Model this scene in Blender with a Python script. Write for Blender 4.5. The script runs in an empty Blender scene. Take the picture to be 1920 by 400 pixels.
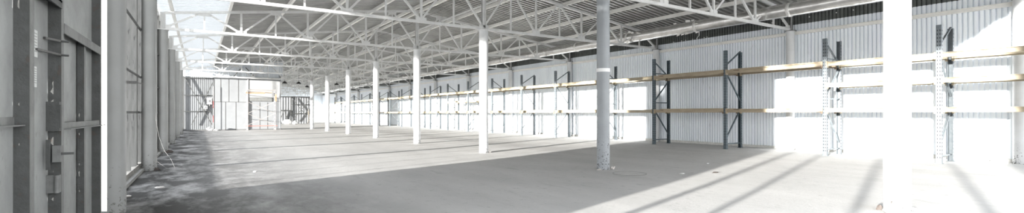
import bpy, math, random
from mathutils import Vector, Matrix
random.seed(7)
S = 1.4            # metres per unit of eye height; all coordinates below are in eye heights
col = bpy.context.scene.collection
YC = [1.85, 6.10, 10.35, 14.75, 19.12, 23.44, 27.9, 32.3]     # column lines
YF = [36.7, 41.1, 45.5, 49.9, 54.3, 58.7]                     # lines of the hall beyond
XL, XM, XR = -0.8, 6.0, 12.6
WL, WR = -0.9, 12.75
YEND = 62.0
ZB = 3.15
def zt(x): return 4.40 - 0.1265*abs(x-XM)
def fz(x): return max(0.0, (x-XM)*0.0106)
ORD = ['first','second','third','fourth','fifth','sixth','seventh','eighth','ninth','tenth','eleventh','twelfth','thirteenth','fourteenth','fifteenth','sixteenth','seventeenth','eighteenth','nineteenth','twentieth','twenty-first','twenty-second','twenty-third']

# ---------------------------------------------------------------- materials
def nodes(name):
    m = bpy.data.materials.new(name); m.use_nodes = True
    nt = m.node_tree; b = nt.nodes['Principled BSDF']
    return m, nt, b
def mat(name, c, rough=0.6, metal=0.0, c2=None, scale=6.0, lo=0.4, hi=0.7, bump=0.0, bscale=40.0, stretch=(1,1,1), spec=0.5, c3=None, s3=20, lo3=.62, hi3=.68):
    m, nt, b = nodes(name); L = nt.links
    b.inputs['Roughness'].default_value = rough; b.inputs['Metallic'].default_value = metal
    b.inputs['Specular IOR Level'].default_value = spec
    b.inputs['Base Color'].default_value = (*c, 1)
    tc = nt.nodes.new('ShaderNodeTexCoord'); mp = nt.nodes.new('ShaderNodeMapping'); mp.inputs['Scale'].default_value = stretch
    L.new(tc.outputs['Object'], mp.inputs['Vector'])
    out = None
    if c2:
        n = nt.nodes.new('ShaderNodeTexNoise'); n.inputs['Scale'].default_value = scale; n.inputs['Detail'].default_value = 6; n.inputs['Roughness'].default_value = .65
        L.new(mp.outputs['Vector'], n.inputs['Vector'])
        r = nt.nodes.new('ShaderNodeMapRange'); r.inputs['From Min'].default_value = lo; r.inputs['From Max'].default_value = hi
        L.new(n.outputs['Fac'], r.inputs['Value'])
        mx = nt.nodes.new('ShaderNodeMix'); mx.data_type = 'RGBA'
        mx.inputs['A'].default_value = (*c, 1); mx.inputs['B'].default_value = (*c2, 1)
        L.new(r.outputs['Result'], mx.inputs['Factor']); out = mx.outputs['Result']
    if c3:
        n = nt.nodes.new('ShaderNodeTexNoise'); n.inputs['Scale'].default_value = s3; n.inputs['Detail'].default_value = 4
        L.new(mp.outputs['Vector'], n.inputs['Vector'])
        r = nt.nodes.new('ShaderNodeMapRange'); r.inputs['From Min'].default_value = lo3; r.inputs['From Max'].default_value = hi3
        L.new(n.outputs['Fac'], r.inputs['Value'])
        mx = nt.nodes.new('ShaderNodeMix'); mx.data_type = 'RGBA'
        if out: L.new(out, mx.inputs['A'])
        else: mx.inputs['A'].default_value = (*c, 1)
        mx.inputs['B'].default_value = (*c3, 1)
        L.new(r.outputs['Result'], mx.inputs['Factor']); out = mx.outputs['Result']
    if out: L.new(out, b.inputs['Base Color'])
    if bump:
        n = nt.nodes.new('ShaderNodeTexNoise'); n.inputs['Scale'].default_value = bscale; n.inputs['Detail'].default_value = 5
        L.new(mp.outputs['Vector'], n.inputs['Vector'])
        bp = nt.nodes.new('ShaderNodeBump'); bp.inputs['Strength'].default_value = bump; bp.inputs['Distance'].default_value = .02
        L.new(n.outputs['Fac'], bp.inputs['Height']); L.new(bp.outputs['Normal'], b.inputs['Normal'])
    return m

def column_paint(name, c, chip, zlow=1.0):
    """paint with chips that get denser towards the foot"""
    m, nt, b = nodes(name); L = nt.links
    b.inputs['Roughness'].default_value = .42
    tc = nt.nodes.new('ShaderNodeTexCoord'); sep = nt.nodes.new('ShaderNodeSeparateXYZ'); L.new(tc.outputs['Object'], sep.inputs[0])
    n = nt.nodes.new('ShaderNodeTexNoise'); n.inputs['Scale'].default_value = 22; n.inputs['Detail'].default_value = 5; n.inputs['Roughness'].default_value = .7
    L.new(tc.outputs['Object'], n.inputs['Vector'])
    r = nt.nodes.new('ShaderNodeMapRange'); r.inputs['From Min'].default_value = 0; r.inputs['From Max'].default_value = zlow
    r.inputs['To Min'].default_value = .15; r.inputs['To Max'].default_value = -.06; L.new(sep.outputs['Z'], r.inputs['Value'])
    a = nt.nodes.new('ShaderNodeMath'); a.operation = 'ADD'; L.new(n.outputs['Fac'], a.inputs[0]); L.new(r.outputs['Result'], a.inputs[1])
    q = nt.nodes.new('ShaderNodeMapRange'); q.inputs['From Min'].default_value = .69; q.inputs['From Max'].default_value = .71; L.new(a.outputs[0], q.inputs['Value'])
    n2 = nt.nodes.new('ShaderNodeTexNoise'); n2.inputs['Scale'].default_value = 2.2; n2.inputs['Detail'].default_value = 5; L.new(tc.outputs['Object'], n2.inputs['Vector'])
    r2 = nt.nodes.new('ShaderNodeMapRange'); r2.inputs['From Min'].default_value = .35; r2.inputs['From Max'].default_value = .75; L.new(n2.outputs['Fac'], r2.inputs['Value'])
    m1 = nt.nodes.new('ShaderNodeMix'); m1.data_type = 'RGBA'; m1.inputs['A'].default_value = (*c,1); m1.inputs['B'].default_value = (c[0]*.84,c[1]*.84,c[2]*.83,1); L.new(r2.outputs['Result'], m1.inputs['Factor'])
    mx = nt.nodes.new('ShaderNodeMix'); mx.data_type = 'RGBA'; L.new(m1.outputs['Result'], mx.inputs['A']); mx.inputs['B'].default_value = (*chip,1)
    L.new(q.outputs['Result'], mx.inputs['Factor']); L.new(mx.outputs['Result'], b.inputs['Base Color'])
    return m

def floor_mat():
    m, nt, b = nodes('worn_concrete'); L = nt.links
    b.inputs['Roughness'].default_value = .88; b.inputs['Specular IOR Level'].default_value = .15
    tc = nt.nodes.new('ShaderNodeTexCoord')
    def noise(sc, det, st=(1,1,1), rough=.6):
        mp = nt.nodes.new('ShaderNodeMapping'); mp.inputs['Scale'].default_value = st; L.new(tc.outputs['Object'], mp.inputs['Vector'])
        n = nt.nodes.new('ShaderNodeTexNoise'); n.inputs['Scale'].default_value = sc; n.inputs['Detail'].default_value = det; n.inputs['Roughness'].default_value = rough
        L.new(mp.outputs['Vector'], n.inputs['Vector']); return n.outputs['Fac']
    def rng(s, a, b_, t0=0., t1=1.):
        r = nt.nodes.new('ShaderNodeMapRange'); r.inputs['From Min'].default_value = a; r.inputs['From Max'].default_value = b_
        r.inputs['To Min'].default_value = t0; r.inputs['To Max'].default_value = t1; L.new(s, r.inputs['Value']); return r.outputs['Result']
    def mix(f, a, c):
        x = nt.nodes.new('ShaderNodeMix'); x.data_type = 'RGBA'
        if isinstance(a, tuple): x.inputs['A'].default_value = (*a,1)
        else: L.new(a, x.inputs['A'])
        x.inputs['B'].default_value = (*c,1); L.new(f, x.inputs['Factor']); return x.outputs['Result']
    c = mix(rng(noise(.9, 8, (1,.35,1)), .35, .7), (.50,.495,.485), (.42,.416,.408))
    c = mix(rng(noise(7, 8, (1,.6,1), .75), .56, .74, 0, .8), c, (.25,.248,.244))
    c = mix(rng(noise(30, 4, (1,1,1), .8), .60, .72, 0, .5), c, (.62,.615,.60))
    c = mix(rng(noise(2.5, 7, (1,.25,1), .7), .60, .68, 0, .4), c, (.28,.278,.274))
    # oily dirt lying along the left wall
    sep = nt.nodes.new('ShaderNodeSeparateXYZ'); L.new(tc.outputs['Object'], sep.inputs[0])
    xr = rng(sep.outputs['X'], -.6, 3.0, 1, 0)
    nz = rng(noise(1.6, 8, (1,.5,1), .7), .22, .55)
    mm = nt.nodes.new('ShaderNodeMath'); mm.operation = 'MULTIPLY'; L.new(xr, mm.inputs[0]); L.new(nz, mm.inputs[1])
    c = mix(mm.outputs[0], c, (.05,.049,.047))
    L.new(c, b.inputs['Base Color'])
    bp = nt.nodes.new('ShaderNodeBump'); bp.inputs['Strength'].default_value = .35; bp.inputs['Distance'].default_value = .02
    L.new(noise(14, 8, (1,1,1), .7), bp.inputs['Height']); L.new(bp.outputs['Normal'], b.inputs['Normal'])
    return m

def translucent_mat():
    m = bpy.data.materials.new('translucent_sheet'); m.use_nodes = True; nt = m.node_tree; nt.nodes.clear(); L = nt.links
    o = nt.nodes.new('ShaderNodeOutputMaterial'); t = nt.nodes.new('ShaderNodeBsdfTranslucent'); t.inputs[0].default_value = (.52,.515,.50,1)
    p = nt.nodes.new('ShaderNodeBsdfTransparent'); p.inputs[0].default_value = (.9,.95,1,1)
    d = nt.nodes.new('ShaderNodeBsdfDiffuse'); d.inputs[0].default_value = (.6,.63,.66,1)
    a = nt.nodes.new('ShaderNodeMixShader'); a.inputs[0].default_value = .55; b = nt.nodes.new('ShaderNodeMixShader'); b.inputs[0].default_value = .02
    L.new(t.outputs[0], a.inputs[1]); L.new(d.outputs[0], a.inputs[2]); L.new(a.outputs[0], b.inputs[1]); L.new(p.outputs[0], b.inputs[2]); L.new(b.outputs[0], o.inputs[0])
    return m

M = dict(
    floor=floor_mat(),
    ground=mat('yard_ground', (.42,.41,.39), .95, c2=(.3,.29,.27), scale=.6),
    clad=mat('white_cladding', (.82,.86,.90), .5, c2=(.75,.79,.84), scale=1.2, stretch=(1,1,.25), c3=(.6,.61,.64), s3=9, lo3=.68, hi3=.76),
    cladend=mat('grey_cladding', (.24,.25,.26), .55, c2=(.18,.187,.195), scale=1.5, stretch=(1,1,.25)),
    deck=mat('galvanised_deck', (.38,.38,.365), .38, .45, c2=(.27,.27,.26), scale=1.5, bump=.25, bscale=3),
    trans=translucent_mat(),
    white=mat('white_truss_paint', (.66,.665,.66), .5, c2=(.56,.56,.55), scale=3),
    purlin=mat('purlin_paint', (.82,.81,.78), .5, c2=(.72,.71,.68), scale=2),
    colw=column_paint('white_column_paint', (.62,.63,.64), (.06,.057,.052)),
    colw_shade=column_paint('shaded_column_paint', (.31,.33,.35), (.05,.048,.045), 2.2),  # column white toned down to grey, its shade put into the paint
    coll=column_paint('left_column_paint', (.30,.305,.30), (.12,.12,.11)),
    darksteel=mat('dark_steel', (.12,.12,.12), .5, .4, c2=(.2,.2,.19), scale=5),
    grey=mat('grey_steel', (.2,.207,.2), .55, c2=(.13,.13,.13), scale=6, bump=.15),
    gate=mat('gate_post_steel', (.075,.078,.077), .6, c2=(.05,.052,.05), scale=7, bump=.2, c3=(.07,.06,.055), s3=14),
    panel=mat('grey_sheet', (.34,.35,.345), .6, c2=(.24,.245,.24), scale=2.2, bump=.1, bscale=8, c3=(.25,.25,.24), s3=12, lo3=.66, hi3=.72),
    board=mat('weathered_board', (.34,.34,.325), .8, c2=(.22,.22,.21), scale=5, stretch=(3,3,.3), bump=.3, bscale=15, c3=(.16,.155,.15), s3=8, lo3=.66, hi3=.7),
    board2=mat('sun_slat_board', (.26,.26,.25), .85, c2=(.17,.17,.165), scale=5, stretch=(3,3,.3), c3=(.1,.1,.1), s3=8, lo3=.66, hi3=.7),
    kerb=mat('kerb_concrete', (.3,.29,.27), .9, c2=(.16,.155,.15), scale=4, bump=.5, bscale=12),
    plinth=mat('plinth_white', (.6,.6,.58), .8, c2=(.42,.42,.4), scale=5, bump=.3),
    rack=mat('rack_steel_shaded', (.07,.095,.11), .5, .2, c2=(.10,.13,.15), scale=8),  # darker copy of the rack paint, shade of its bay put into the colour
    rackg=mat('rack_steel_lit', (.12,.14,.155), .5, .2, c2=(.18,.2,.21), scale=8),
    hole=mat('rack_hole', (.02,.02,.025), .8),
    beam=mat('cream_beam_paint', (.36,.315,.23), .55, c2=(.27,.225,.155), scale=4, stretch=(1,.3,1), c3=(.2,.14,.09), s3=9, lo3=.66, hi3=.7),
    beamb=mat('worn_timber_beam', (.40,.34,.25), .8, c2=(.26,.21,.15), scale=5, stretch=(1,.25,1), bump=.2, c3=(.16,.11,.08), s3=7, lo3=.6, hi3=.66),
    duct=mat('foil_duct', (.80,.79,.77), .24, .8, c2=(.55,.54,.53), scale=3, bump=.5, bscale=5),
    foil=mat('foil_flap', (.8,.79,.77), .35, .5, bump=.6, bscale=30),
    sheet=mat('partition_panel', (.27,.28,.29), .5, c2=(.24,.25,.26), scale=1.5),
    seam=mat('seam_dark', (.12,.12,.12), .7),
    paper=mat('paper', (.66,.67,.66), .8),
    ink=mat('paper_ink', (.28,.29,.28), .8),
    band=mat('white_band_paint', (.85,.85,.85), .5),
    red=mat('red_paint', (.55,.06,.06), .5),
    pinkrail=mat('faded_red_rail', (.50,.22,.19), .6),
    orange=mat('orange_board', (.42,.28,.18), .7, c2=(.34,.22,.14), scale=8),
    wood=mat('plank_wood', (.36,.31,.25), .8, c2=(.28,.23,.18), scale=5),
    scaf=mat('scaffold_paint', (.38,.36,.35), .5),
    lampd=mat('lamp_dark', (.05,.05,.05), .5),
    hatchc=mat('hatch_concrete', (.46,.455,.445), .9, c2=(.38,.376,.37), scale=4),
    strip=mat('dark_wall_sheet', (.13,.14,.135), .6, .2, c2=(.09,.1,.095), scale=3),
    bag2=mat('pale_cover_sheet', (.36,.365,.37), .6, c2=(.3,.305,.31), scale=2),
    bag=mat('white_bag', (.7,.7,.7), .6, bump=.5),
    rubble=mat('rubble', (.6,.58,.55), .9, c2=(.35,.32,.3), scale=12, bump=.8, bscale=20),
    rust=mat('rusty', (.08,.065,.058), .8, c2=(.05,.045,.04), scale=10, bump=.5),
    wire=mat('pale_wire', (.16,.16,.155), .5),
)

# ---------------------------------------------------------------- mesh building
class MB:
    def __init__(s): s.v = []; s.f = []; s.sm = []
    def add(s, vs, fs, smooth=False):
        o = len(s.v); s.v += [tuple(v) for v in vs]
        for f in fs: s.f.append([i+o for i in f]); s.sm.append(smooth)
    def box(s, x0,x1,y0,y1,z0,z1):
        s.add([(x0,y0,z0),(x1,y0,z0),(x1,y1,z0),(x0,y1,z0),(x0,y0,z1),(x1,y0,z1),(x1,y1,z1),(x0,y1,z1)],
              [(0,3,2,1),(4,5,6,7),(0,1,5,4),(1,2,6,5),(2,3,7,6),(3,0,4,7)]); return s
    def prism(s, p, q, prof, up=(0,0,1), smooth=False):
        """sweep a closed 2-D profile [(a,b)] from p to q; a is sideways, b is 'up'"""
        p = Vector(p); q = Vector(q); d = (q-p).normalized(); u = Vector(up)
        a = d.cross(u)
        if a.length < 1e-4: a = d.cross(Vector((1,0,0)))
        a.normalize(); b = a.cross(d).normalized(); n = len(prof)
        vs = [p + a*x + b*y for x,y in prof] + [q + a*x + b*y for x,y in prof]
        fs = [(i, (i+1)%n, n+(i+1)%n, n+i) for i in range(n)]
        s.add(vs, fs, smooth); s.add([vs[i] for i in range(n)], [tuple(reversed(range(n)))]); s.add([vs[n+i] for i in range(n)], [tuple(range(n))])
        return s
    def bar(s, p, q, w, t, up=(0,0,1)): return s.prism(p, q, [(-t/2,-w/2),(t/2,-w/2),(t/2,w/2),(-t/2,w/2)], up)
    def angle(s, p, q, w, t=.008, up=(0,0,1), flip=1):   # L section
        return s.prism(p, q, [(0,0),(w*flip,0),(w*flip,t),(t*flip,t),(t*flip,w),(0,w)], up)
    def channel(s, p, q, w, d, t=.012, up=(0,0,1), flip=1):
        pr = [(0,-w/2),(d,-w/2),(d,-w/2+t),(t,-w/2+t),(t,w/2-t),(d,w/2-t),(d,w/2),(0,w/2)]
        return s.prism(p, q, [(a*flip,b) for a,b in pr], up)
    def add2(s, poly, z0, z1):
        n=len(poly); s.add([(x,y,z0) for x,y in poly]+[(x,y,z1) for x,y in poly], [(i,(i+1)%n,n+(i+1)%n,n+i) for i in range(n)]+[tuple(reversed(range(n))),tuple(range(n,2*n))]); return s
    def cyl(s, p, q, r, n=20, r2=None):
        p = Vector(p); q = Vector(q); r2 = r if r2 is None else r2
        d = (q-p).normalized(); a = d.cross(Vector((0,0,1)))
        if a.length < 1e-4: a = Vector((1,0,0))
        a.normalize(); b = a.cross(d)
        c = [(math.cos(2*math.pi*i/n), math.sin(2*math.pi*i/n)) for i in range(n)]
        v0 = [p+a*x*r+b*y*r for x,y in c]; v1 = [q+a*x*r2+b*y*r2 for x,y in c]
        s.add(v0+v1, [(i,(i+1)%n,n+(i+1)%n,n+i) for i in range(n)], True)
        s.add(v0, [tuple(reversed(range(n)))]); s.add(v1, [tuple(range(n))]); return s
    def lathe(s, prof, n=24):
        vs=[]; m=len(prof)
        for r,z in prof:
            for i in range(n): a=2*math.pi*i/n; vs.append((r*math.cos(a), r*math.sin(a), z))
        s.add(vs, [(k*n+i, k*n+(i+1)%n, (k+1)*n+(i+1)%n, (k+1)*n+i) for k in range(m-1) for i in range(n)], True); 
        s.add(vs[:n], [tuple(reversed(range(n)))]); s.add(vs[-n:], [tuple(range(n))]); return s
    def tube(s, pts, r, n=6):
        for a,b in zip(pts, pts[1:]): s.cyl(a,b,r,n)
        return s
    def blob(s, c, r, sq=(1,1,1), seed=0, n=7, amp=.35):
        rnd = random.Random(seed); vs=[]; fs=[]; m=5
        for j in range(1,m):
            th = math.pi*j/m
            for i in range(n):
                ph = 2*math.pi*i/n; k = r*(1+amp*(rnd.random()-.5)*2)
                vs.append((c[0]+k*sq[0]*math.sin(th)*math.cos(ph), c[1]+k*sq[1]*math.sin(th)*math.sin(ph), c[2]+k*sq[2]*math.cos(th)))
        for j in range(m-2):
            for i in range(n): fs.append((j*n+i, (j+1)*n+i, (j+1)*n+(i+1)%n, j*n+(i+1)%n))
        t=len(vs); vs.append((c[0],c[1],c[2]+r*sq[2])); vs.append((c[0],c[1],c[2]-r*sq[2]))
        for i in range(n): fs.append((t, i, (i+1)%n)); fs.append((t+1, (m-2)*n+(i+1)%n, (m-2)*n+i))
        s.add(vs, fs); return s
    def build(s, name, m, parent=None, loc=(0,0,0)):
        me = bpy.data.meshes.new(name); me.from_pydata([(x*S,y*S,z*S) for x,y,z in s.v], [], s.f); me.update()
        me.polygons.foreach_set('use_smooth', s.sm)
        me.materials.append(M[m] if isinstance(m, str) else m)
        o = bpy.data.objects.new(name, me); col.objects.link(o); o.location = Vector(loc)*S
        if parent: o.parent = parent
        return o
def thing(name, loc, label, cat, group=None, rz=0):
    o = bpy.data.objects.new(name, None); o.empty_display_size = .2; col.objects.link(o); o.location = Vector(loc)*S; o.rotation_euler.z = rz
    return tag(o, label, cat, group)
def tag(o, label, cat, group=None, kind=None):
    o['label'] = label; o['category'] = cat
    if group: o['group'] = group
    if kind: o['kind'] = kind
    return o
def struct(o): o['kind'] = 'structure'; return o
def dup(root, loc, label, group=None):
    r = root.copy(); col.objects.link(r); r.location = Vector(loc)*S; r['label'] = label
    if group: r['group'] = group
    for ch in list(root.children):
        c = ch.copy(); col.objects.link(c); c.parent = r
        for g in ch.children:
            d = g.copy(); col.objects.link(d); d.parent = c
    return r

def corrugated(y0, y1, period, depth, pt, top=.45):
    """strip of trapezoid ribs; pt(u, off, end) -> point; u along y"""
    mb = MB(); n = int((y1-y0)/period); period = (y1-y0)/n; us=[]
    for i in range(n):
        b = y0+i*period
        if top > 1:
            us += [(b,0),(b+period*.40,0),(b+period*.44,depth),(b+period*.96,depth)]; continue
        if top < 0:
            us += [(b,0),(b+period*.66,0),(b+period*.72,depth),(b+period*.94,depth)]; continue
        us += [(b,0),(b+period*(1-top)*.5,0),(b+period*(1-top)*.5+period*.1,depth),(b+period*(1-.1)-period*(1-top)*0.2,depth)]
    us.append((y1,0))
    vs = []
    for u,o in us: vs.append(pt(u,o,0)); vs.append(pt(u,o,1))
    mb.add(vs, [(2*i,2*i+2,2*i+3,2*i+1) for i in range(len(us)-1)])
    return mb

# ---------------------------------------------------------------- floor, ground
mb = MB(); xs = [WL-.12, 6.0, WR+.1]; ys = [-4, 5, 12, 22, 34, 46, YEND+.1]
vs = [(x,y,fz(x)) for y in ys for x in xs]
mb.add(vs, [(j*3+i, j*3+i+1, (j+1)*3+i+1, (j+1)*3+i) for j in range(len(ys)-1) for i in range(2)])
struct(mb.build('floor', 'floor'))
mb = MB(); mb.add([(-90,-70,-.06),(60,-70,-.06),(60,130,-.06),(-90,130,-.06)], [(0,1,2,3)]); struct(mb.build('ground', 'ground'))

# ---------------------------------------------------------------- right wall
struct(corrugated(-4, YEND, .08, .035, lambda u,o,e: (WR-.02+o, u, (.10 if e==0 else 3.30)), -1).build('wall_right', 'clad'))
struct(corrugated(-4, YEND, .08, .035, lambda u,o,e: (WR-.024+o, u, (3.28 if e==0 else 3.68)), -1).build('wall_right', 'strip'))  # topmost band of the wall, in a darker colour
mb = MB(); rnd = random.Random(3); y=-4
while y < YEND:
    L_ = .5+rnd.random()*.9; mb.box(WR-.05-rnd.random()*.03, WR+.08, y, min(y+L_,YEND), fz(WR)-.02, .135+rnd.random()*.012); y += L_
struct(mb.build('baseboard_right', 'plinth'))
g = MB().channel((WR-.03,-4,3.055),(WR-.03,YEND,3.055), .08, .05, flip=-1).build('wall_girt', 'purlin')
tag(g, 'long grey horizontal steel rail high along the white corrugated wall above the racks', 'wall rail')

# ---------------------------------------------------------------- roof
Y0R = -1.0
def roofside(x0, x1, off): return corrugated(Y0R, YEND, .17, .06, lambda u,o,e: ((x0 if e==0 else x1), u, zt(x0 if e==0 else x1)+.125+o), 2)
struct(roofside(.64, XM, 0).build('ceiling', 'deck'))
struct(roofside(XM, WR+.15, 0).build('ceiling', 'deck'))
struct(roofside(WL-.2, .64, 0).build('window_1', 'trans'))
PX = [-.62, .64, 2.0, 3.3, 4.6, 5.85, 6.15, 7.4, 8.7, 10.0, 11.3, 12.45]
for i, x in enumerate(PX):
    fl = 1
    o = MB().channel((x,Y0R,zt(x)+.08),(x,YEND,zt(x)+.075), .10, .06, flip=fl).build('roof_purlin', 'purlin')
    if x < XM: lab = 'long steel purlin running under the left roof slope, %s from the left eave' % ORD[i]
    else: lab = 'long steel purlin running under the right roof slope, %s from the ridge' % ORD[i-6]
    tag(o, lab, 'purlin', 'roof purlins')
# thin longitudinal tie beside the ridge and a black cable
tag(MB().bar((6.9,1.85,4.17),(6.9,32.3,4.17), .045, .04).build('ridge_tie', 'white'), 'thin pale longitudinal tie bar just right of the roof ridge', 'tie bar')
tag(MB().tube([(6.35, y, 4.30-.05*math.sin(y*1.45)**2) for y in [1.85+.6*i for i in range(51)]], .008, 5).build('ceiling_cable', 'darksteel'), 'thin black cable sagging along beneath the roof ridge', 'cable')

# ---------------------------------------------------------------- trusses
def make_truss(x0, x1, side, ptop):
    """local origin at the bottom chord end on the outer wall"""
    t = thing('roof_truss', (x0,0,ZB), '', 'roof truss', 'roof trusses')
    N = 8; X = [x0+(x1-x0)*i/N for i in range(N+1)]
    def B(i): return (X[i]-x0, 0, 0)
    def T(i): return (X[i]-x0, 0, zt(X[i])-ZB)
    b = MB(); b.bar(B(0), B(N), .062, .05); b.build('bottom_chord', 'white', t)
    b = MB(); b.bar(T(0), T(N), .062, .05); b.build('top_chord', 'white', t)
    for i in range(0, N+1):
        if i == N and side == 'L' or i == 0 and side == 'R': continue
        e = i in (0, N)
        b = MB(); w = .05 if (e or i%2==0) else .034
        b.bar(B(i), T(i), w, .04, (1,0,0)); b.build('vertical_strut', 'white', t)
    for i in range(N):
        p, q = (B(i), T(i+1)) if i%2==0 else (T(i), B(i+1))
        b = MB(); b.angle(p, q, .044, .012, (0,1,0)); b.build('diagonal_brace', 'white', t)
    for i in range(0, N+1):
        c = B(i) if i%2==0 else T(i); s_ = 1 if i%2==0 else -1
        b = MB(); x = c[0]; z = c[2]; w = .13
        if i == 0: xa, xb = x-.02, x+w
        elif i == N: xa, xb = x-w, x+.02
        else: xa, xb = x-w, x+w
        z0, z1 = (z-.03, z+.10) if s_ > 0 else (z-.10, z+.03)
        b.add([(xa,-.012,z0),(xb,-.012,z0),(xb,-.012,z1),(xa,-.012,z1),(xa,.012,z0),(xb,.012,z0),(xb,.012,z1),(xa,.012,z1)],
              [(0,1,2,3),(7,6,5,4),(0,4,5,1),(1,5,6,2),(2,6,7,3),(3,7,4,0)])
        b.build('gusset_plate', 'white', t)
    return t
tl = make_truss(XL+.05, XM, 'L', None); tr = make_truss(XM, XR, 'R', None)
def where(i):
    return ('over the %s column row from the camera' % ORD[i]) if i < 8 else ('%s one beyond the white partition' % ORD[i-8])
for i, y in enumerate(YC+YF):
    for tt, nm, x0 in ((tl,'left',XL+.05),(tr,'right',XM)):
        lab = 'white lattice roof truss of the %s span, %s' % (nm, where(i))
        if i == 0: tt.location = Vector((x0,y,ZB))*S; tt['label'] = lab
        else: dup(tt, (x0,y,ZB), lab)

# ---------------------------------------------------------------- columns
def column(x, y, r, m, label, group, post=None, headmat='white', ring=False, postw=.05):
    z0 = fz(x); t = thing('round_column', (x,y,z0), label, 'column', group)
    h = ZB-.04-z0
    b = MB(); b.lathe([(r*1.0,-.02),(r*1.0,.02),(r,.4),(r,h*.5),(r,h)], 32); b.build('shaft', m, t)
    b = MB(); b.box(-r*1.1,r*1.1,-r*1.1,r*1.1,h-.005,h+.012); b.build('cap_plate', headmat, t)
    if post:
        b = MB(); z1 = zt(x)+.02-z0
        b.channel((0,-.012,h+.012),(0,-.012,z1), .10, postw, .012, (1,0,0), 1); b.channel((0,.012,h+.012),(0,.012,z1), .10, postw, .012, (1,0,0), -1); b.build('head_post', headmat, t)
    if ring:
        b = MB(); n=32; prof=[(r+.003, ring[0]-z0),(r+.004, ring[1]-z0)]; b.lathe(prof, 32); b.build('painted_ring', 'band', t)
    return t
for i, y in enumerate(YC):
    if i == 1:
        lab = 'shade-greyed round steel column with a white painted ring, standing in the shaded floor'
    else:
        lab = ['thick white round column with chipped paint in the right foreground','', 'white round steel column just beyond the shadow edge, %s of the middle row'][i] % () if i < 2 else 'white round steel column of the middle row, %s from the camera' % ORD[i]
    column(XM, y, .1155 if i else .1155, 'colw_shade' if i == 1 else 'colw', lab, 'middle columns', True, ring=(1.74,1.80) if i==1 else False)
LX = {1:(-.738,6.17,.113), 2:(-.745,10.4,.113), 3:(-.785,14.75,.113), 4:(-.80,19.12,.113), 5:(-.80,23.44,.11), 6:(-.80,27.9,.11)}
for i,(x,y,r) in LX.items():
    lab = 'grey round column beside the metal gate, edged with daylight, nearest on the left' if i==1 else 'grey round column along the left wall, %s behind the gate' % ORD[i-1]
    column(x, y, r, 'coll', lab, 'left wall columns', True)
for i, y in enumerate([2.05]+YC[1:]+YF):
    lab = 'white round column against the white corrugated wall, %s from the right edge' % ORD[i]
    column(XR, y, .098, 'colw', lab, 'right wall columns', True, 'grey')

# ---------------------------------------------------------------- duct
dt = thing('air_duct', (11.35,-1,3.40), 'fat silver foil-wrapped duct running under the right roof slope along the wall', 'duct')
b = MB(); R0 = .155; prof = []; rnd = random.Random(5); y = 0; n=28
vs=[]; rings=[]
while y < YEND+1:
    rings.append((y, R0*(1+.025*(rnd.random()-.5)))); y += .35
m_=len(rings)
for yy, r in rings:
    for i in range(n): a=2*math.pi*i/n; k = r*(1+.02*(rnd.random()-.5)); vs.append((k*math.cos(a), yy, k*math.sin(a)))
b.add(vs, [(k*n+i, (k+1)*n+i, (k+1)*n+(i+1)%n, k*n+(i+1)%n) for k in range(m_-1) for i in range(n)], True); b.build('duct_body', 'duct', dt)
for k in range(24):
    yy = 1.6+k*2.45; b = MB(); b.v=[]; prof=[]
    for j,(r,o) in enumerate(((.157,-.04),(.166,-.03),(.166,.03),(.157,.04))): prof.append((r,o))
    vs=[(r*math.cos(2*math.pi*i/n), yy+o, r*math.sin(2*math.pi*i/n)) for r,o in prof for i in range(n)]
    b.add(vs, [(q*n+i, (q+1)*n+i, (q+1)*n+(i+1)%n, q*n+(i+1)%n) for q in range(3) for i in range(n)], True); b.build('duct_joint', 'foil', dt)
for k, yy in enumerate((9.0, 9.6, 10.9, 11.5, 12.6)):     # loose foil flaps round the joints
    rnd = random.Random(k)
    for j in range(9):
        b = MB()
        a = rnd.random()*6.28; r=.152; dx, dz = math.cos(a), math.sin(a); yy2 = yy+rnd.uniform(-.25,.25); l=.025+rnd.random()*.04
        b.add([(dx*r, yy2, dz*r),(dx*r, yy2+.1, dz*r),(dx*(r+l), yy2+.12, dz*(r+l)),(dx*(r+l*.8), yy2+.02, dz*(r+l*.8)+.01)], [(0,1,2,3)]); b.build('torn_foil', 'foil', dt)
for k, yy in enumerate((9.6, 14.0, 18.4)):
    pass
tag(MB().tube([(11.6,8.05,3.34),(11.6,8.05,3.18)], .012, 8).tube([(11.6,8.05,3.18),(11.58,8.1,3.12),(11.62,8.12,3.06)], .008, 6).build('hanging_hook','white'), 'small white hook dangling under the silver duct', 'hook')

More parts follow.
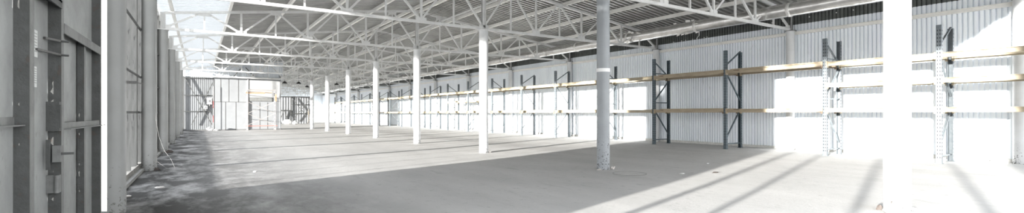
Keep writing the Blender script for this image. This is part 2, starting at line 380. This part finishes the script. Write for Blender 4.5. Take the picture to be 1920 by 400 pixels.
# ---------------------------------------------------------------- pallet racks
XF, XB = 11.54, 12.22
RY = [.95, 2.92, 4.85, 7.22, 9.56, 11.80, 14.33, 16.65, 19.1, 21.5, 23.9, 26.3, 28.7, 31.1, 33.5, 35.9, 38.3, 40.7, 43.1, 45.5, 47.9, 50.3]
HU = 2.60
def make_frame(m, mirrored):
    t = thing('rack_frame', (XF,0,fz(XF)), '', 'rack frame', 'rack frames'); D = XB-XF; dz = fz(XB)-fz(XF)
    for k, x in enumerate((0, D)):
        b = MB(); w=.038; z0 = 0 if k==0 else dz
        if k == 0: pr = [(-w,-w),(w,-w),(w,w),(-w,w)]
        b.channel((x-(.035 if k==0 else -.035),0,z0),(x-(.035 if k==0 else -.035),0,HU), .082, .07, .008, (0,1,0), -1 if k==0 else 1)
        u = b.build('upright', m, t)
        h = MB()                                   # rows of punched slots on the two faces seen
        zz = .1
        while zz < HU-.05:
            xs_ = x-.0365 if k==0 else x+.0365
            xf = x-.0362 if k == 0 else x-.036
            h.box(xf-.0035, xf+.0005, -.024,-.012, zz, zz+.03) if k==0 else None
            h.box(xf-.0035, xf+.0005, .012,.024, zz, zz+.03) if k==0 else None
            h.box(x-.012, x+.012, -.0425, -.0405, zz, zz+.026)
            zz += .07
        h.build('slot_row', 'hole', u)
        b = MB(); b.box(x-.055, x+.055, -.06,.06, z0-.005, z0+.006); b.build('base_plate', m, t)
    if mirrored: nodes_ = [(0,.22),(1,.95),(0,1.42),(1,1.98),(0,2.42)]
    else: nodes_ = [(0,.25),(1,.98),(1,1.18),(0,2.12),(1,2.55)]
    if mirrored: segs = [((1,2.08),(0,2.52)),((1,1.95),(0,1.30)),((0,1.06),(1,.28))]
    else: segs = [((0,2.20),(1,2.62)),((0,2.05),(1,1.28)),((1,1.05),(0,.25))]
    for (a,za),(c,zc) in segs:
        b = MB(); b.bar((a*D,0,za),(c*D,0,zc), .03,.03, (0,1,0)); b.build('diagonal_brace', m, t)
    for z in (.14, 1.27, 2.16) if mirrored else (.14,):
        b = MB(); b.bar((0,0,z),(D,0,z), .028,.028); b.build('horizontal_brace', m, t)
    return t
protos = {}
for i, y in enumerate(RY):
    m = 'rack' if i in (3,4) else 'rackg' ; mir = i in (4,2,5,8,10,12,14,16,18,20)  # frames in the shaded bay take the darker copy
    lab = '%s steel rack end frame, %s from the right edge of the racking' % ('shade-darkened blue' if m=='rack' else 'pale grey-blue', ORD[i])
    if i==0: lab = 'pale grey-blue rack end frame at the right end of the racking'
    key = (m, mir)
    if key not in protos:
        protos[key] = make_frame(m, mir); protos[key].location = Vector((XF,y,fz(XF)))*S; protos[key]['label'] = lab
    else: dup(protos[key], (XF,y,fz(XF)), lab)
bcache = {}
def rack_beam(i, z, which):
    y0, y1 = RY[i]+.045, RY[i+1]-.045; L_ = y1-y0; x = XF-.02 if which=='front' else XB-.045
    m = 'beamb' if i in (3,) or (i==2 and z>1.9) or (i==2 and z<1.3) else 'beam'
    lv = {1.07:'lower', 1.62:'middle', 2.09:'upper'}[z]
    lab = '%s %s beam, %s level, between rack frames %s and %s from the right' % ('worn brown' if m=='beamb' else 'cream', which, lv, ORD[i], ORD[i+1])
    key = (round(L_,3), m); loc = (x, y0, z)
    if key in bcache: dup(bcache[key], loc, lab, 'shelf beams of the racking'); return
    t = thing('rack_beam', loc, lab, 'rack beam', 'shelf beams of the racking')
    b = MB(); b.channel((0,0,0),(0,L_,0), .09, .045, .008, flip=-1)
    b.prism((0,0,0),(0,L_,0), [(-.012,-.045),(.022,-.045),(.022,.02),(.010,.022),(.010,.045),(-.012,.045)]); b.build('beam_bar', m, t)
    for yy in (-.012, L_-.018):
        b = MB(); b.box(-.045,.03,yy,yy+.03,-.075,.06); b.build('end_bracket', m, t)
    bcache[key] = t
for i in range(len(RY)-1):
    lv = [1.07, 2.09]
    if i in (0,1) or i in (9,): lv = [1.07,1.62,2.09]
    for z in lv:
        for w in ('front','rear'): rack_beam(i, z, w)
# loose planks lying on the upper beams
rnd = random.Random(11)
k = 0
for i in (2,3,5,6,7,8,9,10,11,12):
    for z in (2.09, 1.07):
        if i in (2,) and z < 2: continue
        y0, y1 = RY[i]+.06, RY[i+1]-.06
        b = MB(); b.box(-.055,.055,0,y1-y0-.2*rnd.random(),0,.022)
        o = b.build('loose_plank', 'beamb' if i in (2,3) else 'beam', None, (XF+.03, y0, z+.0455))
        b2 = o; tag(o, 'rough plank on the front %s beam, between rack frames %s and %s from the right' % ('upper' if z>2 else 'lower', ORD[i], ORD[i+1]), 'plank', 'planks lying on the rack beams')
        b = MB()
        o = MB().box(-.05,.05,0,y1-y0-.1,0,.02).build('loose_plank', 'beamb' if i in (2,3) else 'wood', None, (XB-.07, y0+.05, z+.0455))
        tag(o, 'rough plank on the rear %s beam, between rack frames %s and %s from the right' % ('upper' if z>2 else 'lower', ORD[i], ORD[i+1]), 'plank', 'planks lying on the rack beams')

# ---------------------------------------------------------------- left wall
ZT = 3.55
PL = -.865
# closed gate panels between y=2.44 and 6.94 (thin slits of daylight beside the posts)
def panel(y0, y1, z0=.03, z1=ZT, x=PL, m='panel', name='wall_left', rag=0):
    b = MB(); n = 110; vs=[]; rnd = random.Random(int(y0*100))
    for j in range(n+1):
        z = z0+(z1-z0)*j/n; e = rag*(1 if rnd.random()>.8 else .0)*(.4+.6*rnd.random())
        for (xx, yy) in ((x, y0+e),(x, y1),(x-.012,y1),(x-.012,y0+e)): vs.append((xx,yy,z))
    fs=[]
    for j in range(n):
        for k in range(4): fs.append((j*4+k, j*4+(k+1)%4, (j+1)*4+(k+1)%4, (j+1)*4+k))
    fs += [(3,2,1,0), tuple(n*4+k for k in range(4))]
    b.add(vs, fs); return struct(b.build(name, m))
panel(2.44, 3.694)
panel(3.694, 4.408, rag=.006, name='door_1')
panel(4.408, 5.29, rag=.009)
panel(5.29, 5.985, rag=.006)
panel(6.22, 6.94)
panel(-4, -1.72, m='board')
def post(y0, y1, x0, x1, z0, z1, lab, m='gate', chan=False):
    t = thing('gate_post', ((x0+x1)/2,(y0+y1)/2,z0), lab, 'steel post', 'steel posts of the left gate'); h=z1-z0; dx=(x1-x0)/2; dy=(y1-y0)/2
    MB().box(-dx,dx,-dy,-dy+.012,0,h).build('front_flange', m, t)
    MB().box(dx-.012,dx,-dy+.012,dy,0,h).box(-dx,-dx+.014,-dy+.012,dy,0,h).build('side_flange', 'grey', t)
    return t
post(3.705, 3.80, PL, -.80, 0, ZT, 'wide dark steel gate post nearest the left edge of the picture')
post(4.42, 4.50, PL, -.798, 0, ZT, 'dark rough-edged steel gate post carrying the latch boxes')
post(5.30, 5.37, PL+.005, -.815, 0, 1.61, 'short dark steel gate post ending under the slanting rail')
post(5.975, 6.03, PL, -.80, 0, ZT, 'narrow dark steel gate post beside the daylit round column')
# rails
def rail(y0,y1,z,x=-.835,w=.045,d=.05, lab='', m='grey'):
    o = MB().angle((x-.03,y0,z),(x-.03,y1,z), d, .007, flip=1).build('gate_rail', m); tag(o, lab, 'steel rail', 'steel rails of the left gate')
rail(2.44, 3.70, .93, lab='thin horizontal steel rail on the panel at the left edge of the picture')
rail(4.51, 5.96, .885, x=-.783, lab='thin horizontal steel rail low on the gate between two dark posts')
o = MB().box(-.87,-.80,4.51,5.96,1.62,1.635).box(-.805,-.795,4.51,5.96,1.565,1.635).build('gate_rail','grey'); tag(o, 'thick horizontal steel rail high on the gate above the short post', 'steel rail', 'steel rails of the left gate')
o = MB().box(-.86,-.79,3.81,4.41,1.76,1.775).box(-.80,-.79,3.81,4.41,1.72,1.775).build('gate_rail','gate'); tag(o, 'dark horizontal steel rail at the top of the door with the paper sheets', 'steel rail', 'steel rails of the left gate')
# latch hardware
def latch(y, z, lab, box=False, L2=.1):
    t = thing('gate_latch', (-.80,y,z), lab, 'latch', 'latches of the left gate')
    if box:
        MB().box(-.03,.012,-.10,-.03,-.055,.055).build('latch_box','grey',t)
        MB().box(-.05,-.03,-.16,-.145,-.10,.10).build('latch_handle','gate',t)
        MB().bar((.0,-.09,0),(.075,-.075,.0), .016,.016).build('latch_bolt','gate',t)
    else:
        MB().bar((-.055,-L2,0),(.0,-.012,-.004), .014,.014).build('latch_bar','darksteel',t)
        MB().cyl((-.01,-.012,-.004),(.045,-.012,-.006),.007,8).build('latch_bolt','gate',t)
latch(4.41, 1.50, 'upper thin dark latch bar across the rough-edged gate post', L2=.12)
latch(4.41, 1.405, 'longer dark latch bar with bolt below the upper latch bar', L2=.30)
latch(4.45, .725, 'latch box with sliding bolt and upright handle on the gate post', True)
o = MB().box(-.055,.012,-.05,.0,-.13,.07).box(.012,.017,-.045,-.005,-.11,.05).build('hinge_box','gate',None,(-.81,4.419,1.01)); tag(o,'tall dark hinge block on the rough-edged gate post at eye level','hinge')
o = MB().box(-.055,.012,-.05,.0,-.08,.04).cyl((.0,-.055,-.08),(.0,-.055,.04),.014,10).build('hinge_box','grey',None,(-.81,4.419,.54)); tag(o,'pale hinge block low on the rough-edged gate post','hinge')
# papers on the door
for (y,z,w,h,lab) in ((4.10,1.44,.12,.17,'upper large paper sheet with printed lines pinned to the gate door'),(4.10,1.23,.085,.13,'small faded paper sheet below the larger one on the gate door')):
    t = thing('paper_notice', (PL+.003,y,z), lab, 'paper notice')
    MB().box(-.001,.001,-w/2,w/2,-h/2,h/2).build('paper_sheet','paper',t)
    b = MB()
    for j in range(7): b.box(.001,.0016,-w*.40,w*.40,h*(.36-.11*j),h*(.36-.11*j)+.004)
    b.build('printed_lines','ink',t)
# open slatted part beyond: vertical boards added edge-on to pass sun, kerb and rails
struct(MB().box(WL-.12, WL+.03, 6.94, YEND, -.03, .12).box(WL-.12,WL-.0,2.44,6.94,-.03,.05).build('baseboard_left','kerb'))
tag(MB().box(WL+.0,WL+.09,7.0,31,.0,.05).build('timber_sill','board'), 'rough timber sill lying along the foot of the left wall', 'sill')
y = 7.35; proto=None; k=0
while y < 31.4:
    if proto is None:
        proto = MB().add2([(-.15,-.055),(0,0),(-.008,.024),(-.158,-.031)],.12,ZT).build('sun_slat','board2',None,(WL+.02,y,0))
        tag(proto,'tall weathered grey board added edge-on in the left wall to pass sunlight, behind the columns','wall board','edge-on boards added in the left wall')
    else:
        c = proto.copy(); col.objects.link(c); c.location = Vector((WL+.02,y,0))*S
    y += .88 + .14*math.sin(k*2.1); k += 1
for i in (2,3,4,5,6):
    yy = LX[i][1]; struct(MB().box(WL-.02,WL-.005,yy-.2,yy+.04,.1,ZT).build('wall_left','board'))  # narrow board added behind each column to keep the sun off it
for yy in (36.7,38.8,41.1,43.3,45.5,47.7,49.9,52.1,54.3,56.5,58.7,61):
    c = proto.copy(); col.objects.link(c); c.location = Vector((WL+.02,yy,0))*S
    c['label'] = 'tall grey board added edge-on in the left wall of the far hall behind the partition'
for z, lab in ((1.0,'grey horizontal steel rail of the left wall at eye level'),(1.62,'grey horizontal steel rail of the left wall above eye level'),(2.45,'grey horizontal steel rail high on the left wall')):
    tag(MB().angle((WL+.02,6.2,z),(WL+.02,31.6,z),.035,.008).build('wall_rail','gate'), lab, 'steel rail', 'left wall rails')
struct(MB().box(WL-.14,WL+.02,-4,YEND,ZT,ZT+.06).build('trim_1','white'))
# mullions of the open bay beside the camera
for i,(yy,w) in enumerate(((1.93,.09),(1.27,.075),(.14,.075),(-.96,.10))):
    t = thing('doorway_mullion', (WL-.05,yy,0), 'steel mullion of the open doorway left of the camera, %s from the gate' % ORD[i], 'mullion', 'doorway mullions')
    MB().box(-.03,.03,-w/2,w/2,0,ZT).build('mullion_bar','gate',t); MB().box(-.05,.05,-w*.7,w*.7,0,.02).build('foot_plate','gate',t)
# handle on the boards behind the first column
tag(MB().bar((-.03,0,0),(.09,0,.0),.028,.02).bar((.08,0,0),(.14,.0,-.012),.012,.012).bar((-.03,0,-.04),(-.03,0,.04),.02,.02).build('hook_bracket','darksteel',None,(-.735+.10,6.2,1.32)), 'small dark bent iron hook sticking out of the nearest left column', 'hook')

# ---------------------------------------------------------------- end wall and white partition
YE = 32.75
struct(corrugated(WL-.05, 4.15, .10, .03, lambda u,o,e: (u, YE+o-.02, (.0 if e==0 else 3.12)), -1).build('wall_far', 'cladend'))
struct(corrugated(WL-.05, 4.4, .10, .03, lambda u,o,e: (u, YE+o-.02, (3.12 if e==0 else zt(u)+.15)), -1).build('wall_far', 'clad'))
struct(MB().box(WL,.66,YE-.10,YE-.03,0,.07).build('baseboard_far','seam'))
for i,(p,q,w,lab) in enumerate((
    ((WL,YE-.09,3.05),(.66,YE-.09,3.05),.07,'upper horizontal steel rail of the far left corrugated wall'),
    ((WL,YE-.09,2.05),(.66,YE-.09,2.05),.05,'middle horizontal steel rail of the far left corrugated wall'),
    ((WL,YE-.09,1.12),(.66,YE-.09,1.12),.05,'lower horizontal steel rail of the far left corrugated wall'),
    ((-.72,YE-.13,3.03),(.58,YE-.13,.35),.05,'steel diagonal falling to the right across the far left wall'),
    ((.64,YE-.15,2.85),(-.40,YE-.15,.35),.05,'steel diagonal falling to the left across the far left wall'),
    ((-.78,YE-.08,0),(-.78,YE-.08,3.6),.07,'upright steel post in the corner of the far left wall'),
    ((1.6,YE-.09,3.1),(2.1,YE-.09,3.78),.045,'short steel diagonal in the corrugated strip above the partition, left one'),
    ((2.9,YE-.09,3.1),(2.3,YE-.09,3.78),.045,'short steel diagonal in the corrugated strip above the partition, right one'))):
    tag(MB().bar(p,q,w*.8,.04,(0,1,0)).build('wall_brace','gate'), lab, 'steel brace', 'braces of the far left wall')
YP = 32.55
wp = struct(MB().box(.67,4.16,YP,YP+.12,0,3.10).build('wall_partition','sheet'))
def seam(x0,x1,z0,z1): return MB().box(x0,x1,YP-.006,YP+.001,z0,z1)
b = MB()
for x in (1.01,1.42,1.91): b.box(x-.012,x+.012,YP-.006,YP+.001,1.68,3.06)
for x in (1.25,1.78,2.40,3.05,3.47): b.box(x-.014,x+.014,YP-.006,YP+.001,.03,1.68)
b.box(.67,2.42,YP-.006,YP+.001,1.665,1.695); b.box(2.42,4.16,YP-.006,YP+.001,1.74,1.765); b.box(.67,4.16,YP-.02,YP+.001,.0,.05)
b.box(.665,.69,YP-.01,YP+.001,0,3.1)
b.build('panel_seams','seam',wp)
MB().box(2.42,4.16,YP-.04,YP,1.98,3.02).build('cover_sheet','bag2',wp)
MB().box(2.50,3.74,YP-.05,YP-.0,1.75,1.98).build('lintel_strip','grey',wp)
MB().box(.64,4.2,YP-.05,YP+.16,3.10,3.15).build('top_trim','white',wp)
MB().box(2.395,2.43,YP-.06,YP,.0,3.15).build('cover_strip','white',wp)
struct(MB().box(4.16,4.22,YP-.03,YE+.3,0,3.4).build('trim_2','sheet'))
# electric boxes, pole, bags
def ebox(x,z,w,h,lab):
    t = thing('electric_box',(x,YE-.12,z),lab,'electric box')
    MB().box(-w/2,w/2,-.08,.03,-h/2,h/2).build('housing','white',t); MB().box(-w*.42,w*.42,-.088,-.08,-h*.42,h*.42).build('box_door','sheet',t)
    MB().box(-w*.12,w*.12,-.095,-.088,-h*.1,h*.12).build('window_label','seam',t); MB().cyl((0,0,-h/2),(0,0,-h/2-.12),.015,8).build('conduit','darksteel',t)
ebox(.46,1.72,.26,.38,'grey-white electric cabinet on the far left corrugated wall')
ebox(.27,1.36,.20,.16,'small white electric box below and left of the electric cabinet')
t = thing('marker_pole',(.64,YP-.12,0),'tall red and white pole leaning at the left edge of the white partition','pole')
for k in range(6): MB().cyl((0,0,.05+k*.42),(0,0,.05+(k+1)*.42),.009,10).build('pole_band','red' if k in (1,3) else 'white',t)
MB().box(-.06,.06,-.06,.06,-.0,.05).build('pole_foot','white',t)
t = MB().blob((0,0,.11),.13,(1,.8,.9),1).blob((.12,-.05,.06),.08,(1,1,.7),2).build('rubbish_bag','bag',None,(.45,32.2,0)); tag(t,'white crumpled bag on the floor in front of the far left wall','bag')
t = MB().blob((0,0,.05),.09,(1.4,1,.55),5).build('rubbish_bag','bag',None,(.78,32.15,0)); tag(t,'small white crumpled bag at the left foot of the partition','bag')
tag(MB().box(-.5,.25,-.12,.1,0,.06).box(-.3,.4,-.2,-.05,.0,.05).build('dark_timber_pile','seam',None,(-.1,31.9,0)),'dark timber offcuts lying at the foot of the far left wall','timber offcuts')

# scaffold tower
SX0,SX1,SY0,SY1 = 2.33,3.78,31.35,31.95
t = thing('scaffold_tower',((SX0+SX1)/2,(SY0+SY1)/2,0),'pale tubular scaffold tower on castors in front of the white partition','scaffold'); W=(SX1-SX0)/2; D=(SY1-SY0)/2
for sx in (-1,1):
    for sy in (-1,1):
        MB().cyl((sx*W,sy*D,.12),(sx*W,sy*D,2.42),.017,10).build('post','scaf',t)
        c = MB().cyl((sx*W-.02,sy*D,.07),(sx*W+.02,sy*D,.07),.07,14).build('castor','scaf',t)
        MB().bar((sx*W,sy*D,.06),(sx*W,sy*D,.16),.03,.05).build('castor_fork','grey',c)
    b = MB()
    for k in range(9): b.cyl((sx*W,-D,.3+k*.24),(sx*W,D,.3+k*.24),.013,8)
    b.build('rung_set','scaf',t)
for sy in (-1,1):
    for z0,z1 in ((.3,1.0),(1.0,1.7)):
        MB().cyl((-W,sy*D,z0),(W,sy*D,z1),.008,8).build('cross_brace','scaf',t); MB().cyl((-W,sy*D,z1),(W,sy*D,z0),.008,8).build('cross_brace','scaf',t)
    MB().cyl((-W-.1,sy*D,.26),(W+.1,sy*D,.26),.02,8).build('bottom_rail','pinkrail',t)
    MB().cyl((-W,sy*D,2.40),(W,sy*D,2.40),.02,8).build('guard_rail','scaf',t)
MB().box(-W-.12,W*.75,-D,D,2.22,2.27).build('platform','wood',t)
MB().box(-W-.1,W*.4,-D-.03,-D,2.27,2.36).build('toe_board','scaf',t)
MB().box(W-.03,W+.05,-D-.02,-D+.04,1.72,2.15).box(-W-.1,W*.2,-D-.03,-D-.0,2.16,2.22).build('orange_board','orange',t)

# ---------------------------------------------------------------- far hall
struct(corrugated(4.3, 9.05, .22, .03, lambda u,o,e: (u, 49.0-o, (0 if e==0 else 2.62))).build('wall_back', 'cladend'))
for i,(p,q) in enumerate((((5.9,48.9,0),(5.9,48.9,2.62)),((7.2,48.9,0),(7.2,48.9,2.62)),((9.0,48.9,0),(9.0,48.9,2.62)),((7.2,48.85,1.85),(9.0,48.85,1.85)),((7.2,48.85,1.0),(9.0,48.85,1.0)),((7.25,48.8,2.5),(8.9,48.8,.3)),((8.95,48.75,2.5),(7.3,48.75,.3)),((6.2,48.8,.2),(6.6,48.8,1.3)),((7.0,48.8,.2),(6.6,48.8,1.3)),((5.9,48.85,2.6),(9.05,48.85,2.6)),((5.9,48.85,1.3),(7.2,48.85,1.3)))):
    tag(MB().bar(p,q,.07,.05,(0,1,0)).build('wall_brace','gate'), 'dark steel framing member on the grey wall at the back of the far hall', 'steel brace', 'framing of the far grey wall')
struct(corrugated(WL, WR, .2, .03, lambda u,o,e: (u, YEND-o, (0 if e==0 else zt(u)+.15))).build('wall_end', 'clad'))
for i,(x,y,r) in enumerate(((6.5,46.5,.26),(7.15,46.2,.2),(5.9,46.9,.2))):
    o = MB().blob((0,0,r*.8),r,(1.2,1,.9),20+i).build('rubbish_sack','bag' if i<2 else 'gate',None,(x,y,fz(x))); tag(o, ['big white sack in the heap on the far hall floor','smaller white sack at the right of the far heap','dark sack at the left of the far heap'][i],'sack','sacks in the far hall')
o = thing('leaning_ladder',(8.55,47.2,fz(8.5)),'pale wooden ladder leaning against the grey wall of the far hall','ladder')
for sx in (-.18,.18): MB().bar((sx,0,0),(sx+.25,.9,1.35),.06,.05).build('ladder_rail','wood',o)
b = MB()
for k in range(6): f=(k+.7)/7; b.bar((-.18+.25*f,.9*f,1.35*f),(.18+.25*f,.9*f,1.35*f),.04,.04)
b.build('ladder_rungs','wood',o)
for i,(x,y) in enumerate(((4.95,36.3),(5.85,36.3),(8.45,36.3),(9.3,36.3),(7.2,40.8))):
    t = thing('pendant_lamp',(x,y,3.12),'dark pendant lamp hanging under the far hall trusses, %s from the left' % ORD[i] if i<4 else 'dark pendant lamp hanging deeper in the far hall','lamp','far hall pendant lamps')
    MB().cyl((0,0,0),(0,0,.75),.012,6).build('lamp_stem','lampd',t); MB().lathe([(.17,-.02),(.12,.08),(.04,.14)],16).build('lamp_shade','lampd',t)

# ---------------------------------------------------------------- small things on the floor
def ring_patch():
    t = thing('floor_hatch',(5.93,5.42,.0),'round flush concrete hatch in the shaded floor beside the shade-greyed column','hatch')
    MB().cyl((0,0,-.01),(0,0,.004),.265,48).build('hatch_lid','hatchc',t)
    n=48; vs=[(r*math.cos(2*math.pi*i/n),r*math.sin(2*math.pi*i/n),z) for r,z in ((.265,.003),(.265,.006),(.275,.006),(.275,.003)) for i in range(n)]
    b=MB(); b.add(vs,[(k*n+i,k*n+(i+1)%n,(k+1)*n+(i+1)%n,(k+1)*n+i) for k in range(3) for i in range(n)]); b.build('hatch_rim','kerb',t)
ring_patch()
def rub(x,y,r,sq,seed,m,lab): 
    o = MB().blob((0,0,r*sq[2]*.5),r,sq,seed,9,.4).build('rubble_piece',m,None,(x,y,fz(x))); tag(o,lab,'rubble')
rub(5.79,1.80,.07,(1.0,1.3,.55),1,'rubble','broken concrete lump left of the thick white foreground column')
rub(5.87,1.70,.04,(1.6,1.4,.35),2,'rubble','flat pale crumbs in front of the thick white foreground column')
rub(6.14,1.77,.035,(1.2,1.2,.45),3,'rubble','small crumb right of the thick white foreground column')
rub(5.86,1.96,.022,(.8,1.2,1.6),4,'rust','rusty clod behind the broken concrete lump at the white foreground column')
rub(6.16,6.03,.05,(1.2,1,.6),5,'rubble','small concrete crumb right of the grey column foot')
rub(5.85,6.05,.035,(1.2,1,.5),6,'rubble','small concrete crumb left of the grey column foot')
rub(6.13,10.3,.05,(1.2,1,.5),7,'rubble','small crumb at the foot of the third middle column')
rub(-.64,10.33,.04,(1.2,1,.8),8,'rust','rusty clod at the foot of the second left column')
rub(-.64,14.65,.06,(1.2,1,.9),9,'rust','rusty clod at the foot of the third left column')
rub(-.45,7.9,.035,(1.6,1,.3),10,'rubble','pale flat scrap on the dark floor near the left wall')
rub(-.75,7.2,.035,(1.5,1.2,.5),15,'rubble','pale crumb lying behind the nearest left column')
rub(.78,9.1,.022,(1.3,1,.6),11,'bag','tiny white scrap on the lit floor ahead of the left columns')
rub(6.6,4.9,.03,(2,1,.3),12,'bag','tiny white scrap on the shaded floor right of the hatch')
rub(7.15,4.65,.035,(2.2,1,.3),13,'rust','tiny dark chip on the floor at the edge of the light')
rub(8.2,5.5,.02,(1.5,1,.5),14,'bag','tiny white crumb on the floor between the racks and the shade-greyed column')
rub(12.35,6.0,.06,(1.2,1.6,.6),16,'rubble','pale rubble at the foot of the second right wall column')
rub(12.4,2.3,.08,(1,1.6,.5),17,'rubble','pale rubble left of the rightmost wall column')
o = MB().tube([(-.66,10.30,2.6),(-.665,10.29,2.0),(-.64,10.28,1.5),(-.655,10.28,1.0),(-.60,10.25,.6),(-.52,10.2,.35),(-.42,10.1,.2),(-.36,10.0,.05),(-.3,9.9,.02)],.0022,6).build('hanging_wire','wire'); tag(o,'thin pale wire hanging down the second left column to the floor','wire')
o = MB().tube([(-.62,10.25,.16),(-.5,10.2,.05),(-.42,10.15,.02),(-.25,10.1,.02),(-.16,9.7,.02)],.0022,6).build('loose_wire','wire'); tag(o,'loose pale wire lying on the floor at the second left column','wire')
# white dots painted in for daylight holes on the dark strip under the duct
for k,yy in enumerate((9.75,9.45,9.3,9.05,8.9,8.65,8.55,6.75,6.62,6.35,5.7,5.1,4.75)):
    o = MB().cyl((0,0,0),(-.03,0,0),.012,8).build('daylight_dot','band',None,(WR-.02,yy,3.30 if k<7 else 3.42)); tag(o,'white dot painted as daylight hole in the dark top strip of the corrugated wall','daylight dot','white dots along the top of the wall')

# ---------------------------------------------------------------- light
sun = bpy.data.lights.new('sun','SUN'); sun.energy = 11; sun.angle = math.radians(1.0); sun.color = (1,.97,.92)
so = bpy.data.objects.new('sun', sun); col.objects.link(so)
el = math.radians(6.0); az = math.radians(73.5)
d = Vector((math.sin(az)*math.cos(el), math.cos(az)*math.cos(el), -math.sin(el)))
so.rotation_euler = d.to_track_quat('-Z','Y').to_euler(); so.location = (-20,-5,8)
w = bpy.data.worlds.new('sky'); bpy.context.scene.world = w; w.use_nodes = True; nt = w.node_tree
bg = nt.nodes['Background']; bg.inputs['Strength'].default_value = 1.75
tc = nt.nodes.new('ShaderNodeTexCoord'); sp = nt.nodes.new('ShaderNodeSeparateXYZ'); nt.links.new(tc.outputs['Generated'], sp.inputs[0])
cr = nt.nodes.new('ShaderNodeValToRGB'); cr.color_ramp.elements[0].position = .0; cr.color_ramp.elements[0].color = (1.0,.99,.97,1)
cr.color_ramp.elements[1].position = .7; cr.color_ramp.elements[1].color = (.82,.88,.97,1)
nt.links.new(sp.outputs['Z'], cr.inputs['Fac']); nt.links.new(cr.outputs['Color'], bg.inputs['Color'])

# ---------------------------------------------------------------- camera
cam = bpy.data.cameras.new('camera'); co = bpy.data.objects.new('camera', cam); col.objects.link(co)
cam.sensor_width = 36; cam.lens = 882/1920*36; cam.shift_y = 13/1920; cam.clip_start = .05; cam.clip_end = 400
co.location = (0,0,S); co.rotation_euler = (math.radians(90), 0, -math.radians(33.55))
sc = bpy.context.scene; sc.camera = co
sc.view_settings.view_transform = 'Standard'; sc.view_settings.look = 'None'; sc.view_settings.gamma = 1; sc.view_settings.use_curve_mapping = False
sc.view_settings.exposure = 1.3
sc.cycles.max_bounces = 12; sc.cycles.diffuse_bounces = 6
